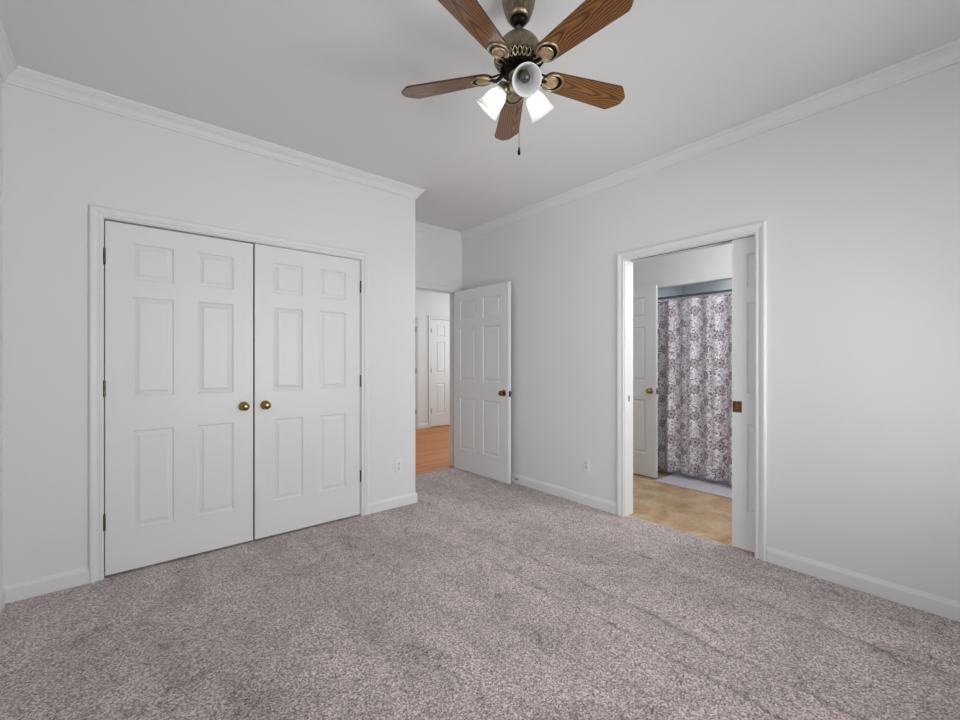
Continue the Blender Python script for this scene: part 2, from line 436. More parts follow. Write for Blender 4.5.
struct('wall_right', B1(((XR, PY1 + 0.02, 0), (WR2, YE, H)), ((XR, YB, 0), (3.068, PY0 - 0.02, PZ + 0.02)), ((3.118, YB, 0), (WR2, PY0 - 0.02, PZ + 0.02)),
                        ((3.068, YB, 0), (3.118, 0.05, PZ + 0.02)), ((XR, YB, PZ + 0.055), (WR2, PY1 + 0.02, H)), ((XR, YB, PZ + 0.02), (3.068, PY1 + 0.02, PZ + 0.055)), ((3.118, YB, PZ + 0.02), (WR2, PY1 + 0.02, PZ + 0.055))), M_WALL)
WX0, WX1, WZ0, WZ1 = 0.35, 2.65, 0.62, 2.22
struct('wall_back', B1(((XL, YB - 0.12, 0), (WX0, YB, H)), ((WX1, YB - 0.12, 0), (WR2, YB, H)), ((WX0, YB - 0.12, 0), (WX1, YB, WZ0)), ((WX0, YB - 0.12, WZ1), (WX1, YB, H))), M_WALL)
# window behind the camera, and one added beside it for flatter light
for nm, ax in (('window_1', 0), ('added_side_window', 1)):
    bm = bmesh.new(); g = bmesh.new()
    if ax == 0:
        P = lambda s, d, z: (s, YB - 0.06 + d, z)
        s0, s1, z0, z1, nd = WX0, WX1, WZ0, WZ1, 3
    else:
        P = lambda s, d, z: (XL - 0.06 + d, s, z)
        s0, s1, z0, z1, nd = 0.15, 1.35, 0.66, 2.18, 2
    fw = 0.05
    for a in range(nd + 1):
        c = s0 + (s1 - s0) * a / nd; lo = max(s0, c - fw / 2); hi = min(s1, c + fw / 2)
        box(bm, P(lo, -0.025, z0), P(hi, 0.025, z1))
    for z in (z0, (z0 + z1) / 2 - fw / 2, z1 - fw): box(bm, P(s0, -0.022, z), P(s1, 0.022, z + fw))
    box(g, P(s0, -0.002, z0), P(s1, 0.002, z1))
    w = struct(nm, bm, M_TRIM); finish(g, 'pane', M_GLASS, w)

# hall beyond the open door
struct('floor_hall', B1(((1.2, 3.972, -0.06), (6.0, 6.82, -0.004))), M_WOODFLOOR, 'honey coloured strip hardwood floor of the hall')
struct('wall_hall_far', B1(((1.2, 6.745, 0), (6.0, 6.82, H)), ((1.2, 6.7, 0), (3.283, 6.745, H)), ((4.053, 6.7, 0), (4.376, 6.745, 2.036)), ((5.146, 6.7, 0), (6.0, 6.745, H)), ((3.283, 6.7, 2.036), (5.146, 6.745, H))), M_WALL)
struct('wall_hall_left', B1(((1.1, 4.1, 0), (1.2, 6.8, H))), M_WALL)
struct('wall_hall_right', B1(((5.9, 4.1, 0), (6.0, 6.8, H))), M_WALL)
struct('wall_hall_near', B1(((WR2, 4.0, 0), (6.0, 4.1, H)), ((1.2, 4.0, 0), (XC - 0.11, 4.1, H))), M_WALL)
struct('ceiling_hall', B1(((1.1, 4.1, H), (6.0, 6.82, H + 0.1))), M_CEIL)
# bathroom beyond the pocket door
struct('floor_bathroom', B1(((3.09, -0.1, -0.06), (5.3, 3.0, -0.003))), M_STONE, 'polished beige stone bathroom floor')
AY0, AY1, AZ = 0.85, 2.42, 2.022
struct('wall_bathroom_far', B1(((BF, -0.1, 0), (BF + 0.1, AY0, 2.6)), ((BF, AY1, 0), (BF + 0.1, 3.0, 2.6)), ((BF, AY0, AZ), (BF + 0.1, AY1, 2.6))), M_WALL)
struct('wall_bathroom_left', B1(((WR2, 3.0, 0), (5.3, 3.1, 2.7))), M_WALL)
struct('wall_bathroom_right', B1(((WR2, -0.2, 0), (5.3, -0.1, 2.7))), M_WALL)
struct('ceiling_bathroom', B1(((WR2, -0.2, 2.66), (BF + 0.1, 3.1, 2.76))), M_CEIL)
struct('wall_tub_back', B1(((5.26, AY0 - 0.05, 0), (5.32, AY1 + 0.05, 2.3))), M_SURR)
struct('wall_tub_right', B1(((BF + 0.1, AY0 - 0.05, 0), (5.26, AY0, 2.3))), M_SURR)
struct('wall_tub_left', B1(((BF + 0.1, AY1, 0), (5.26, AY1 + 0.05, 2.3))), M_SURR)
struct('ceiling_tub', B1(((BF + 0.1, AY0 - 0.05, 2.25), (5.32, AY1 + 0.05, 2.3))), M_SURR)
# closet interior
struct('wall_closet_inside', B1(((XL, YC + 0.70, 0), (XC - 0.11, YC + 0.77, H)),), M_DARKBOX)

# mouldings
CROWN = [(0, 0), (0, -0.082), (0.010, -0.082), (0.012, -0.070), (0.017, -0.066), (0.022, -0.054), (0.030, -0.042), (0.041, -0.032), (0.048, -0.026), (0.050, -0.018), (0.057, -0.015), (0.0605, -0.008), (0.0605, 0)]
BASE = [(0, 0), (0.013, 0), (0.013, 0.066), (0.0115, 0.072), (0.007, 0.080), (0.004, 0.088), (0, 0.090)]


def mould(name, segs, prof, z, text=None):
    bm = bmesh.new()
    for s in segs: run(bm, s[0], s[1], s[2], prof, z, *s[3:])
    return struct(name, bm, M_TRIM, text)


mould('trim_1', [((XL, YC), (XC, YC), (0, -1), -1, 1), ((XC, YC), (XC, YE), (1, 0), 1, -1)], CROWN, H, 'white crown moulding above the closet wall')
mould('trim_2', [((XL, YC), (XL, YB), (1, 0), -1, -1)], CROWN, H)
mould('trim_3', [((XC, YE), (XR, YE), (0, -1), -1, -1)], CROWN, H, 'white crown moulding above the hall doorway')
mould('trim_4', [((XR, YE), (XR, YB), (-1, 0), -1, -1)], CROWN, H, 'white crown moulding above the bathroom doorway wall')
mould('trim_5', [((XL, YB), (XR, YB), (0, 1), -1, -1)], CROWN, H)
CW = 0.060
mould('baseboard_closet', [((XL, YC), (CX0 - CW - 0.002, YC), (0, -1), -1, 0), ((CX1 + CW + 0.002, YC), (XC, YC), (0, -1), 0, 1), ((XC, YC), (XC, YE), (1, 0), 1, -1)], BASE, 0, 'white baseboard under the closet wall')
mould('baseboard_left', [((XL, YB), (XL, YC), (1, 0), -1, -1)], BASE, 0)
mould('baseboard_right', [((XR, YE), (XR, PY1 + CW + 0.006), (-1, 0), -1, 0), ((XR, PY0 - CW - 0.006, ), (XR, YB), (-1, 0), 0, -1)], BASE, 0, 'white baseboard under the bathroom doorway wall')
mould('baseboard_entry', [((EX1 + CW + 0.003, YE), (XR, YE), (0, -1), 0, -1)], BASE, 0)
mould('baseboard_back', [((XL, YB), (XR, YB), (0, 1), -1, -1)], BASE, 0)
mould('baseboard_hall', [((4.107, 6.7), (4.322, 6.7), (0, -1), 0, 0), ((5.2, 6.7), (5.9, 6.7), (0, -1), 0, 0)], BASE, -0.004)
mould('baseboard_bathroom', [((BF, 3.0), (BF, AY1), (-1, 0), -1, 0), ((WR2, 3.0), (BF, 3.0), (0, -1), -1, -1)], BASE, -0.003)

CASE = [(0, 0), (0, 0.009), (0.003, 0.012), (0.013, 0.012), (0.016, 0.009), (0.021, 0.009), (0.025, 0.0135), (0.038, 0.018), (0.049, 0.020), (0.054, 0.017), (0.058, 0.014), (0.058, 0)]


def casing(name, s0, s1, top, frame, text=None, jamb=None, stop=None, z0=0.0):
    """frame(s, d, z): s along the wall, d out of the wall face"""
    bm = bmesh.new()
    path = []
    for a, d in CASE:
        path.append([frame(s0 - a, d, z0), frame(s0 - a, d, top + a), frame(s1 + a, d, top + a), frame(s1 + a, d, z0)])
    vs = [[bm.verts.new(p) for p in row] for row in path]
    k = len(vs)
    for i in range(k):
        A, Bq = vs[i], vs[(i + 1) % k]
        for j in range(3): bm.faces.new((A[j], A[j + 1], Bq[j + 1], Bq[j]))
    bm.faces.new([r[0] for r in vs]); bm.faces.new([r[3] for r in vs])
    if jamb:                                   # (reveal, depth behind the face)
        rv, dp = jamb; tk = 0.018
        box(bm, frame(s0 + rv, 0, z0), frame(s0 + rv - tk, -dp, top - rv))
        box(bm, frame(s1 - rv, 0, z0), frame(s1 - rv + tk, -dp, top - rv))
        box(bm, frame(s0 + rv - tk, 0, top - rv), frame(s1 - rv + tk, -dp, top - rv + tk))
    if stop:
        rv, d0, d1 = stop
        box(bm, frame(s0 + rv, d0, z0), frame(s0 + rv + 0.011, d1, top - rv)); box(bm, frame(s1 - rv, d0, z0), frame(s1 - rv - 0.011, d1, top - rv))
        box(bm, frame(s0 + rv, d0, top - rv), frame(s1 - rv, d1, top - rv - 0.011))
    return struct(name, bm, M_TRIM, text)


casing('trim_6', CX0 - 0.004, CX1 + 0.004, CZ - 0.002, lambda s, d, z: (s, YC - d, z), 'white casing round the double closet doors', (0.004, 0.11), (0.004, -0.045, -0.09))
casing('trim_7', EX0 - 0.004, EX1 + 0.004, EZ, lambda s, d, z: (s, YE - d, z), 'white casing round the hall doorway', (0.004, 0.12), (0.004, -0.04, -0.06))
casing('trim_8', PY0 - 0.006, PY1 + 0.006, PZ + 0.006, lambda s, d, z: (XR - d, s, z), 'white casing round the bathroom doorway')
casing('trim_9', PY0 - 0.006, PY1 + 0.006, PZ + 0.006, lambda s, d, z: (WR2 + d, s, z))
casing('trim_10', EX0 - 0.004, EX1 + 0.004, EZ, lambda s, d, z: (s, YE + 0.12 + d, z))
# split jambs of the pocket doorway: solid on one side, two strips with the door slot between on the other side and on top
bm = bmesh.new()
box(bm, (XR, PY1, 0), (WR2, PY1 + 0.02, PZ + 0.02))
for a, b in ((XR, 3.066), (3.120, WR2)):
    box(bm, (a, PY0 - 0.02, 0), (b, PY0, PZ)); box(bm, (a, PY0 - 0.02, PZ), (b, PY1, PZ + 0.02))
jamb = struct('trim_11', bm, M_TRIM, 'white split jamb of the bathroom pocket doorway')
bm = bmesh.new(); box(bm, (3.082, PY1 - 0.0015, 0.912), (3.100, PY1 + 0.0015, 0.958), 0.0006)
st = finish(bm, 'strike_plate', M_CHROME, jamb); st['label'] = 'small grey strike plate'
bm = bmesh.new(); box(bm, (3.067, PY0 + 0.01, PZ + 0.010), (3.119, PY1, PZ + 0.05)); struct('trim_12', bm, M_SLOT_SHADE)  # dark filler strip standing in for the shade inside the head slot


# ------------------------------------------------------------------ doors
def leaf_mesh(w, h=2.022, th=0.035, st=0.117):
    """six-panel leaf: x from the hinge edge, z up, front face at y=0, back at y=+th"""
    bm = bmesh.new()
    ms = 0.122
    pw = (w - 2 * st - ms) / 2
    xs = [0, st, st + pw, st + pw + ms, w - st, w]
    zs = [0, 0.238, 0.813, 1.014, 1.598, 1.698, 1.912, h]
    rings = [(0.0, 0.0), (0.003, 0.006), (0.010, 0.0095), (0.016, 0.0085), (0.030, 0.0045), (0.0335, 0.0012), (0.036, 0.0008)]
    for side in (0, 1):
        def V(x, z, d): return bm.verts.new((x, d if side == 0 else th - d, z))
        for i in range(5):
            for j in range(7):
                x0, x1, z0, z1 = xs[i], xs[i + 1], zs[j], zs[j + 1]
                if i in (1, 3) and j in (1, 3, 5):
                    R = [[V(x0 + a, z0 + a, d), V(x1 - a, z0 + a, d), V(x1 - a, z1 - a, d), V(x0 + a, z1 - a, d)] for a, d in rings]
                    for A, Bq in zip(R, R[1:]):
                        for k in range(4): bm.faces.new((A[k], A[(k + 1) % 4], Bq[(k + 1) % 4], Bq[k]))
                    bm.faces.new(R[-1])
                else:
                    bm.faces.new((V(x0, z0, 0), V(x1, z0, 0), V(x1, z1, 0), V(x0, z1, 0)))
    for x in (0, w):
        for j in range(7): bm.faces.new([bm.verts.new(p) for p in ((x, 0, zs[j]), (x, th, zs[j]), (x, th, zs[j + 1]), (x, 0, zs[j + 1]))])
    for z in (0, h):
        for i in range(5): bm.faces.new([bm.verts.new(p) for p in ((xs[i], 0, z), (xs[i], th, z), (xs[i + 1], th, z), (xs[i + 1], 0, z))])
    bmesh.ops.remove_doubles(bm, verts=bm.verts[:], dist=1e-5)
    return bm


KNOB = [(0.0, 0.062), (0.010, 0.0615), (0.018, 0.059), (0.0245, 0.053), (0.027, 0.045), (0.0255, 0.037), (0.020, 0.031), (0.0125, 0.028), (0.010, 0.024), (0.010, 0.010)]
ROSE = [(0.010, 0.012), (0.018, 0.0115), (0.026, 0.009), (0.0305, 0.005), (0.032, 0.0), (0.0, 0.0)]
OUT = Matrix.Rotation(PI / 2, 4, 'X')          # local z -> -y (out of the front face)
INN = Matrix.Rotation(-PI / 2, 4, 'X')


def add_knob(leaf, x, z, m, mr, back=None):
    for side in ((0,) if back is None else (0, 1)):
        T = Matrix.Translation((x, 0 if side == 0 else back, z)) @ (OUT if side == 0 else INN)
        bm = bmesh.new(); lathe(bm, KNOB, 28, T); lathe(bm, [(0.0, 0.0640), (0.006, 0.0636), (0.0075, 0.061)], 16, T)
        k = finish(bm, 'door_knob', m, leaf, smooth=40)
        bm = bmesh.new(); lathe(bm, ROSE, 28, T); finish(bm, 'rose', mr, k, smooth=40)
        if side == 0: k['label'] = 'round brass knob'


def add_hinges(leaf, zs, x=-0.004, y=-0.006, m=None, L=0.089, R=0.0062):
    for z in zs:
        bm = bmesh.new()
        for q in range(5):
            lathe(bm, [(0, -L / 2 + q * L / 5 + 0.0006), (R, -L / 2 + q * L / 5 + 0.0006), (R, -L / 2 + (q + 1) * L / 5 - 0.0006), (0, -L / 2 + (q + 1) * L / 5 - 0.0006)], 14, Matrix.Translation((x, y, z)))
        lathe(bm, [(0, -L / 2 - 0.004), (0.0045, -L / 2 - 0.002), (0.0045, L / 2 + 0.002), (0, L / 2 + 0.004)], 12, Matrix.Translation((x, y, z)))
        box(bm, (x - 0.001, y, z - L / 2), (x + 0.0012, 0.022, z + L / 2))
        o = finish(bm, 'hinge', m or M_HINGE, leaf, smooth=40); o['label'] = 'aged brass hinge'


def door(name, w, loc, rz, text, knob=None, hinge=True, h=2.022, mirror=False, km=(M_BRASS, M_BRASS), both=False, st=0.117, hm=None):
    bm = leaf_mesh(w, h, st=st)
    if mirror:
        bmesh.ops.scale(bm, vec=(-1, 1, 1), verts=bm.verts[:])
    o = finish(bm, name, M_DOOR); o.location = loc; o.rotation_euler = (0, 0, rz)
    label(o, text, 'door', None, 'structure')
    s = -1 if mirror else 1
    if hinge: add_hinges(o, (1.816, 1.064, 0.305), -0.004 * s, m=hm, R=0.0095 if hm else 0.0062)
    if knob: add_knob(o, s * knob[0], knob[1], km[0], km[1], 0.035 if both else None)
    return o


# closet pair, shut
YD = YC + 0.003
WL = 0.7562
door('door_1', WL, (CX0 + 0.005, YD, 0.013), 0, 'white six-panel closet door with brass knob at its meeting edge, hinged beside the room corner', (WL - 0.056, 0.917), h=2.020)
door('door_2', WL, (CX1 - 0.004, YD, 0.013), 0, 'white six-panel closet door hinged beside the wall outlet, shut', (WL - 0.066, 0.917), h=2.026, mirror=True)
# bedroom door swung in towards the side wall: the front face is seen
hx, hy, lx, ly = 2.905, 3.965, 2.931, 3.075
ang = math.atan2(ly - hy, lx - hx)
WE = math.hypot(lx - hx, ly - hy)
d3 = door('door_3', WE, (hx, hy, 0.006), ang, 'white six-panel bedroom door standing open onto the hall, dark knob', (WE - 0.066, 0.906), hinge=False, h=2.030, km=(M_REDBRASS, M_REDBRASS), both=True)
bm = bmesh.new(); box(bm, (WE - 0.0005, 0.006, 0.870), (WE + 0.0015, 0.029, 0.930), 0.0004); box(bm, (WE, 0.012, 0.893), (WE + 0.011, 0.024, 0.908), 0.001)
o = finish(bm, 'latch', M_BLACK, d3); o['label'] = 'dark latch plate on the door edge'
add_hinges(d3, (1.816, 1.064, 0.305), -0.003, 0.040)
# pocket door half in the wall: front face towards the bedroom, leading edge at larger y
WP = 0.93
d4 = door('door_4', WP, (3.075, 1.085, 0.013), -PI / 2, 'white sliding pocket door half drawn from the wall with square brass pull', hinge=False, st=0.088)
bm = bmesh.new()
box(bm, (0.004, -0.0025, 0.885), (0.058, 0.003, 0.958), 0.0012)
box(bm, (0.020, -0.004, 0.905), (0.042, -0.001, 0.938), 0.0012, 1); box(bm, (0.028, -0.008, 0.914), (0.034, -0.001, 0.929), 0.001, 0)
p = finish(bm, 'door_pull', [M_REDBRASS, M_BRASS], d4); p['label'] = 'square brass pull plate'
for dx in (0.009, 0.053):
    for dz in (0.891, 0.952):
        bm = bmesh.new(); lathe(bm, [(0, 0.0045), (0.0025, 0.004), (0.003, 0.002)], 10, Matrix.Translation((dx, 0, dz)) @ OUT); finish(bm, 'screw', M_BLACK, p)
# bathroom hall door folded back before the tub wall
d5 = door('door_5', 0.762, (4.25, 2.987, 0.012), -PI / 2, 'white six-panel bathroom door standing open beside the shower curtain, gold knob', (0.762 - 0.061, 0.910), hinge=False)
bm = bmesh.new(); box(bm, (0.7615, 0.006, 0.880), (0.7635, 0.029, 0.938), 0.0004); box(bm, (0.762, 0.011, 0.902), (0.772, 0.024, 0.917), 0.001)
o = finish(bm, 'latch', M_REDBRASS, d5); o['label'] = 'reddish brass latch on the door edge'
add_hinges(d5, (1.816, 1.064, 0.305), -0.003, 0.041)
# two doors in the far hall wall
door('door_6', 0.76, (4.381, 6.703, 0.008), 0, 'white six-panel door at the far end of the hall, hinge edge facing the opening', (0.70, 0.915), hm=M_MATTE)
door('door_7', 0.76, (4.048, 6.703, 0.008), 0, 'white hall door of which only the hinged edge shows past the closet corner', (0.70, 0.915), mirror=True, hm=M_MATTE)
for k, (a, b) in enumerate(((4.378, 5.144), (3.285, 4.051))):
    casing('trim_%d' % (13 + k), a - 0.004, b + 0.004, 2.034, lambda s, d, z: (s, 6.7 - d, z), z0=-0.004)


# ------------------------------------------------------------------ ceiling fan
FX, FY = 1.2215, 1.2215
fan = bpy.data.objects.new('ceiling_fan', None); COL.objects.link(fan); fan.location = (FX, FY, H); fan.empty_display_size = 0.1
label(fan, 'antique brass ceiling fan with five oak blades and three opal glass shades', 'ceiling fan')
Z = lambda z: z - H
bm = bmesh.new()
flute = lambda a, r, z: r * (1 - 0.085 * (1 - abs(math.sin(a * 14))) ** 2) if Z(2.630) < z < Z(2.690) else r
prof = [(0.0, 0), (0.066, 0), (0.068, Z(2.727)), (0.068, Z(2.700)), (0.066, Z(2.688)), (0.0650, Z(2.6875)), (0.0635, Z(2.674)), (0.061, Z(2.668)), (0.056, Z(2.650)), (0.050, Z(2.6345)), (0.049, Z(2.630)), (0.0445, Z(2.624)), (0.042, Z(2.620)), (0.036, Z(2.618)), (0.030, Z(2.624)), (0.0, Z(2.626))]
lathe(bm, prof, 240, mod=flute)
finish(bm, 'canopy', M_ANT, fan, smooth=50)
bm = bmesh.new(); lathe(bm, [(0, Z(2.640)), (0.020, Z(2.636)), (0.033, Z(2.624)), (0.034, Z(2.614)), (0.029, Z(2.604)), (0.018, Z(2.597)), (0.010, Z(2.595)), (0, Z(2.595))], 40)
finish(bm, 'hanger_ball', M_BLACK, fan, smooth=50)
bm = bmesh.new(); lathe(bm, [(0, Z(2.61)), (0.0095, Z(2.61)), (0.0095, Z(2.568)), (0.014, Z(2.566)), (0.014, Z(2.550)), (0, Z(2.550))], 24)
finish(bm, 'downrod', M_ANT, fan, smooth=40)
bm = bmesh.new()
lathe(bm, [(0.0, Z(2.559)), (0.022, Z(2.558)), (0.036, Z(2.554)), (0.056, Z(2.543)), (0.075, Z(2.524)), (0.089, Z(2.500)), (0.096, Z(2.478)), (0.0985, Z(2.466)), (0.100, Z(2.462)), (0.101, Z(2.455)), (0.099, Z(2.449)), (0.094, Z(2.447)), (0.0, Z(2.447))], 64)
motor = finish(bm, 'motor_housing', M_ANT, fan, smooth=40)
# filigree band: scrolls in relief on a dark cone under the dome
bm = bmesh.new(); lathe(bm, [(0.094, Z(2.448)), (0.090, Z(2.440)), (0.080, Z(2.428)), (0.072, Z(2.423)), (0.0, Z(2.423))], 64)
band = finish(bm, 'vent_band', M_BLACK, fan, smooth=30)
bm = bmesh.new()
for k in range(30):
    a = 2 * PI * k / 30
    for s in (-1, 1):
        pts = []
        for q in range(9):
            u = q / 8.0; aa = a + s * (0.015 + 0.09 * math.sin(u * PI) * (1 - 0.3 * u)); rr = 0.0955 - 0.021 * u
            zz = Z(2.4475 - 0.0245 * u ** 0.8)
            pts.append((rr * math.cos(aa), rr * math.sin(aa), zz))
        tube(bm, pts, 0.0019, 6)
    lathe(bm, [(0, 0.004), (0.0035, 0.002), (0.0035, -0.002), (0, -0.004)], 8, Matrix.Translation((0.088 * math.cos(a + PI / 30), 0.088 * math.sin(a + PI / 30), Z(2.4345))))
finish(bm, 'filigree', M_ANTL, band, smooth=50)
bm = bmesh.new(); lathe(bm, [(0.074, Z(2.4245)), (0.076, Z(2.420)), (0.074, Z(2.412)), (0.060, Z(2.408)), (0.0, Z(2.408))], 48)
wheel = finish(bm, 'flywheel', M_BLACK, fan, smooth=40)
bm = bmesh.new(); lathe(bm, [(0.036, Z(2.410)), (0.040, Z(2.404)), (0.040, Z(2.395)), (0.034, Z(2.388)), (0.034, Z(2.362)), (0.041, Z(2.356)), (0.043, Z(2.346)), (0.036, Z(2.334)), (0.022, Z(2.326)), (0.010, Z(2.322)), (0.008, Z(2.314)), (0, Z(2.312))], 40)
hub = finish(bm, 'switch_housing', M_ANT, fan, smooth=40)
# blades
ZB = Z(2.404)


def blade_outline():
    pts = []
    r0, r1 = 0.110, 0.514
    w0, w1 = 0.045, 0.0635
    for k in range(13):                      # rounded root
        a = PI / 2 + PI * k / 12; pts.append((r0 + 0.040 + 0.040 * math.cos(a), w0 * math.sin(a)))
    for u in (0.25, 0.5, 0.75): pts.append((r0 + 0.04 + (r1 - r0 - 0.09) * u, -(w0 + (w1 - w0) * u)))
    pts += [(r1 - 0.054, -w1), (r1 - 0.046, -w1 + 0.002), (r1 - 0.036, -w1 + 0.009), (r1 - 0.006, -w1 + 0.038), (r1, -w1 + 0.048)]
    pts += [(r1, w1 - 0.048), (r1 - 0.006, w1 - 0.038), (r1 - 0.036, w1 - 0.009), (r1 - 0.046, w1 - 0.002), (r1 - 0.054, w1)]
    for u in (0.75, 0.5, 0.25): pts.append((r0 + 0.04 + (r1 - r0 - 0.09) * u, (w0 + (w1 - w0) * u)))
    return pts


bm = bmesh.new()
lo = [bm.verts.new((x, y, -0.0036)) for x, y in blade_outline()]; hi = [bm.verts.new((x, y, 0.0030)) for x, y in blade_outline()]
bm.faces.new(lo); bm.faces.new(hi); n = len(lo)
for k in range(n): bm.faces.new((lo[k], lo[(k + 1) % n], hi[(k + 1) % n], hi[k])).material_index = 1
bl = finish(bm, 'fan_blade', [M_OAK, M_EDGE], fan)
PITCH = -math.radians(12)
# iron under the blade: arm from the flywheel, oval plate, two rings and a wooden cameo
bm = bmesh.new()
tube(bm, [(0.060, 0, 0.004), (0.075, 0, -0.002), (0.092, 0, -0.010), (0.108, 0, -0.010), (0.125, 0, -0.006)], [0.010, 0.0085, 0.0075, 0.009, 0.012], 10, flat=0.5)
for s in (-1, 1):
    tube(bm, [(0.062, s * 0.006, 0.004), (0.080, s * 0.020, -0.002), (0.100, s * 0.026, -0.008), (0.116, s * 0.022, -0.006)], 0.0040, 8)
T = Matrix.Translation((0.157, 0, -0.0045))
lathe(bm, [(0.0, -0.0022), (0.043, -0.0022), (0.0445, 0.0), (0.0, 0.0014)], 40, T @ Matrix.Diagonal((1.0, 0.93, 1, 1)))
iron = finish(bm, 'blade_iron', M_BLACK, bl, smooth=40)
bm = bmesh.new()
torus(bm, 0.042, 0.0042, Matrix.Translation((0.157, 0, -0.0062)), 1.0, 0.93, 40)
torus(bm, 0.0275, 0.0044, Matrix.Translation((0.148, 0, -0.0068)), 1.0, 0.95, 36)
med = finish(bm, 'medallion', M_ANTL, bl, smooth=60); med['label'] = 'brass double ring medallion'
bm = bmesh.new(); lathe(bm, [(0, -0.0035), (0.022, -0.003), (0.0255, -0.0008), (0.0255, 0.0006), (0, 0.0012)], 36, Matrix.Translation((0.148, 0, -0.0062)) @ Matrix.Diagonal((1, 0.95, 1, 1)))
cam_o = finish(bm, 'cameo', M_CAMEO, bl, smooth=40)
A0 = 0.29124 + PI
for k in range(5):
    if k == 0: b = bl
    else:
        b = bl.copy(); COL.objects.link(b); b.parent = fan
        for ch in (iron, med, cam_o):
            c = ch.copy(); COL.objects.link(c); c.parent = b
    b.location = (0, 0, ZB); b.rotation_euler = (PITCH, 0, A0 + k * 2 * PI / 5)
# light kit: three opal bells
view = math.atan2(-FY, -FX)                  # from the fan towards the camera
for k, (lit, da) in enumerate(((0, 0.22), (1, 0.22 + 2 * PI / 3), (1, 0.22 + 4 * PI / 3))):
    a = view + da
    ax = Vector((math.cos(a) * 0.72, math.sin(a) * 0.72, -0.694)).normalized()
    neck = Vector((math.cos(a) * 0.058, math.sin(a) * 0.058, Z(2.363)))
    q = ax.to_track_quat('Z', 'Y').to_matrix().to_4x4(); T = Matrix.Translation(neck) @ q
    bm = bmesh.new()
    tube(bm, [(math.cos(a) * 0.030, math.sin(a) * 0.030, Z(2.374)), (math.cos(a) * 0.046, math.sin(a) * 0.046, Z(2.378)), tuple(neck - ax * 0.006)], [0.009, 0.008, 0.010], 12)
    lathe(bm, [(0, -0.014), (0.016, -0.012), (0.026, -0.004), (0.0275, 0.004), (0.0275, 0.014), (0.025, 0.016), (0.0, 0.016)], 32, T)
    for z3 in range(3):
        an = z3 * 2 * PI / 3; tube(bm, [T @ Vector((0.026 * math.cos(an), 0.026 * math.sin(an), 0.009)), T @ Vector((0.034 * math.cos(an), 0.034 * math.sin(an), 0.009))], 0.0022, 6)
    fit = finish(bm, 'lamp_holder', M_ANT, fan, smooth=40)
    bm = bmesh.new()
    outer = [(0.0245, 0.010), (0.0250, 0.020), (0.0310, 0.030), (0.0375, 0.044), (0.0415, 0.062), (0.0440, 0.082), (0.0470, 0.098), (0.0520, 0.110), (0.0560, 0.115)]
    inner = [(r - 0.0028, z + 0.0006) for r, z in reversed(outer)]
    lathe(bm, outer + inner + [outer[0]], 48, T)
    sh = finish(bm, 'lamp_shade', M_OPAL, fan, smooth=60)
    bm = bmesh.new(); lathe(bm, [(0, 0.016), (0.0165, 0.016), (0.0165, 0.040), (0.013, 0.041), (0, 0.041)], 24, T)
    finish(bm, 'socket', M_BLACK, sh, smooth=40)
    bm = bmesh.new()
    lathe(bm, [(0.011, 0.041), (0.0135, 0.050), (0.0185, 0.060), (0.0205, 0.070), (0.0185, 0.080), (0.012, 0.087), (0, 0.0895)], 28, T)
    bu = finish(bm, 'bulb', M_BULB if lit else M_DEAD, sh, smooth=60)
    if not lit: bu['label'] = 'dark unlit bulb'
# pull chain
bm = bmesh.new()
z = 2.325
while z > 2.102:
    lathe(bm, [(0, 0.0017), (0.0014, 0.0009), (0.0014, -0.0009), (0, -0.0017)], 6, Matrix.Translation((0.001, -0.001, Z(z)))); z -= 0.0036
tube(bm, [(0.001, -0.001, Z(2.330)), (0.001, -0.001, Z(2.100))], 0.0006, 5)
ch = finish(bm, 'pull_chain', M_ANT, fan)
bm = bmesh.new(); lathe(bm, [(0, Z(2.104)), (0.003, Z(2.102)), (0.0042, Z(2.092)), (0.0062, Z(2.080)), (0.0050, Z(2.072)), (0, Z(2.069))], 16, Matrix.Translation((0.001, -0.001, 0)))
finish(bm, 'pull_knob', M_BLACK, ch, smooth=50)


# ------------------------------------------------------------------ outlets
def outlet(loc, rz, text):
    bm = bmesh.new(); box(bm, (-0.035, -0.005, -0.0575), (0.035, 0.0, 0.0575), 0.0022)
    o = finish(bm, 'wall_outlet', M_PLASTIC); o.location = loc; o.rotation_euler = (0, 0, rz)
    label(o, text, 'outlet', 'duplex wall outlets')
    for z in (-0.0205, 0.0205):
        bm = bmesh.new(); lathe(bm, [(0, 0.0072), (0.0155, 0.0072), (0.0165, 0.006), (0.0165, 0.003)], 24, Matrix.Translation((0, 0, z)) @ OUT)
        s = finish(bm, 'socket', M_PLASTIC, o, smooth=40)
        bm = bmesh.new()
        for x, hh in ((-0.0064, 0.0062), (0.0064, 0.0052)): box(bm, (x - 0.0018, -0.0078, z + 0.003 - hh), (x + 0.0018, -0.0070, z + 0.003 + hh))
        lathe(bm, [(0, 0.0078), (0.0034, 0.0078), (0.0034, 0.0070)], 12, Matrix.Translation((0, 0, z - 0.009)) @ OUT)
        sl = finish(bm, 'slots', M_SLOT, s); sl['label'] = 'dark plug slots'
    bm = bmesh.new(); lathe(bm, [(0, 0.0066), (0.0028, 0.006), (0.0032, 0.0045)], 12, OUT); finish(bm, 'screw', M_CHROME, o, smooth=40)
    return o


outlet((1.770, YC, 0.344), 0, 'white duplex outlet on the closet wall between closet doors and hall opening')
outlet((XR, 2.209, 0.342), -PI / 2, 'white duplex outlet between the bedroom door and the bathroom doorway')
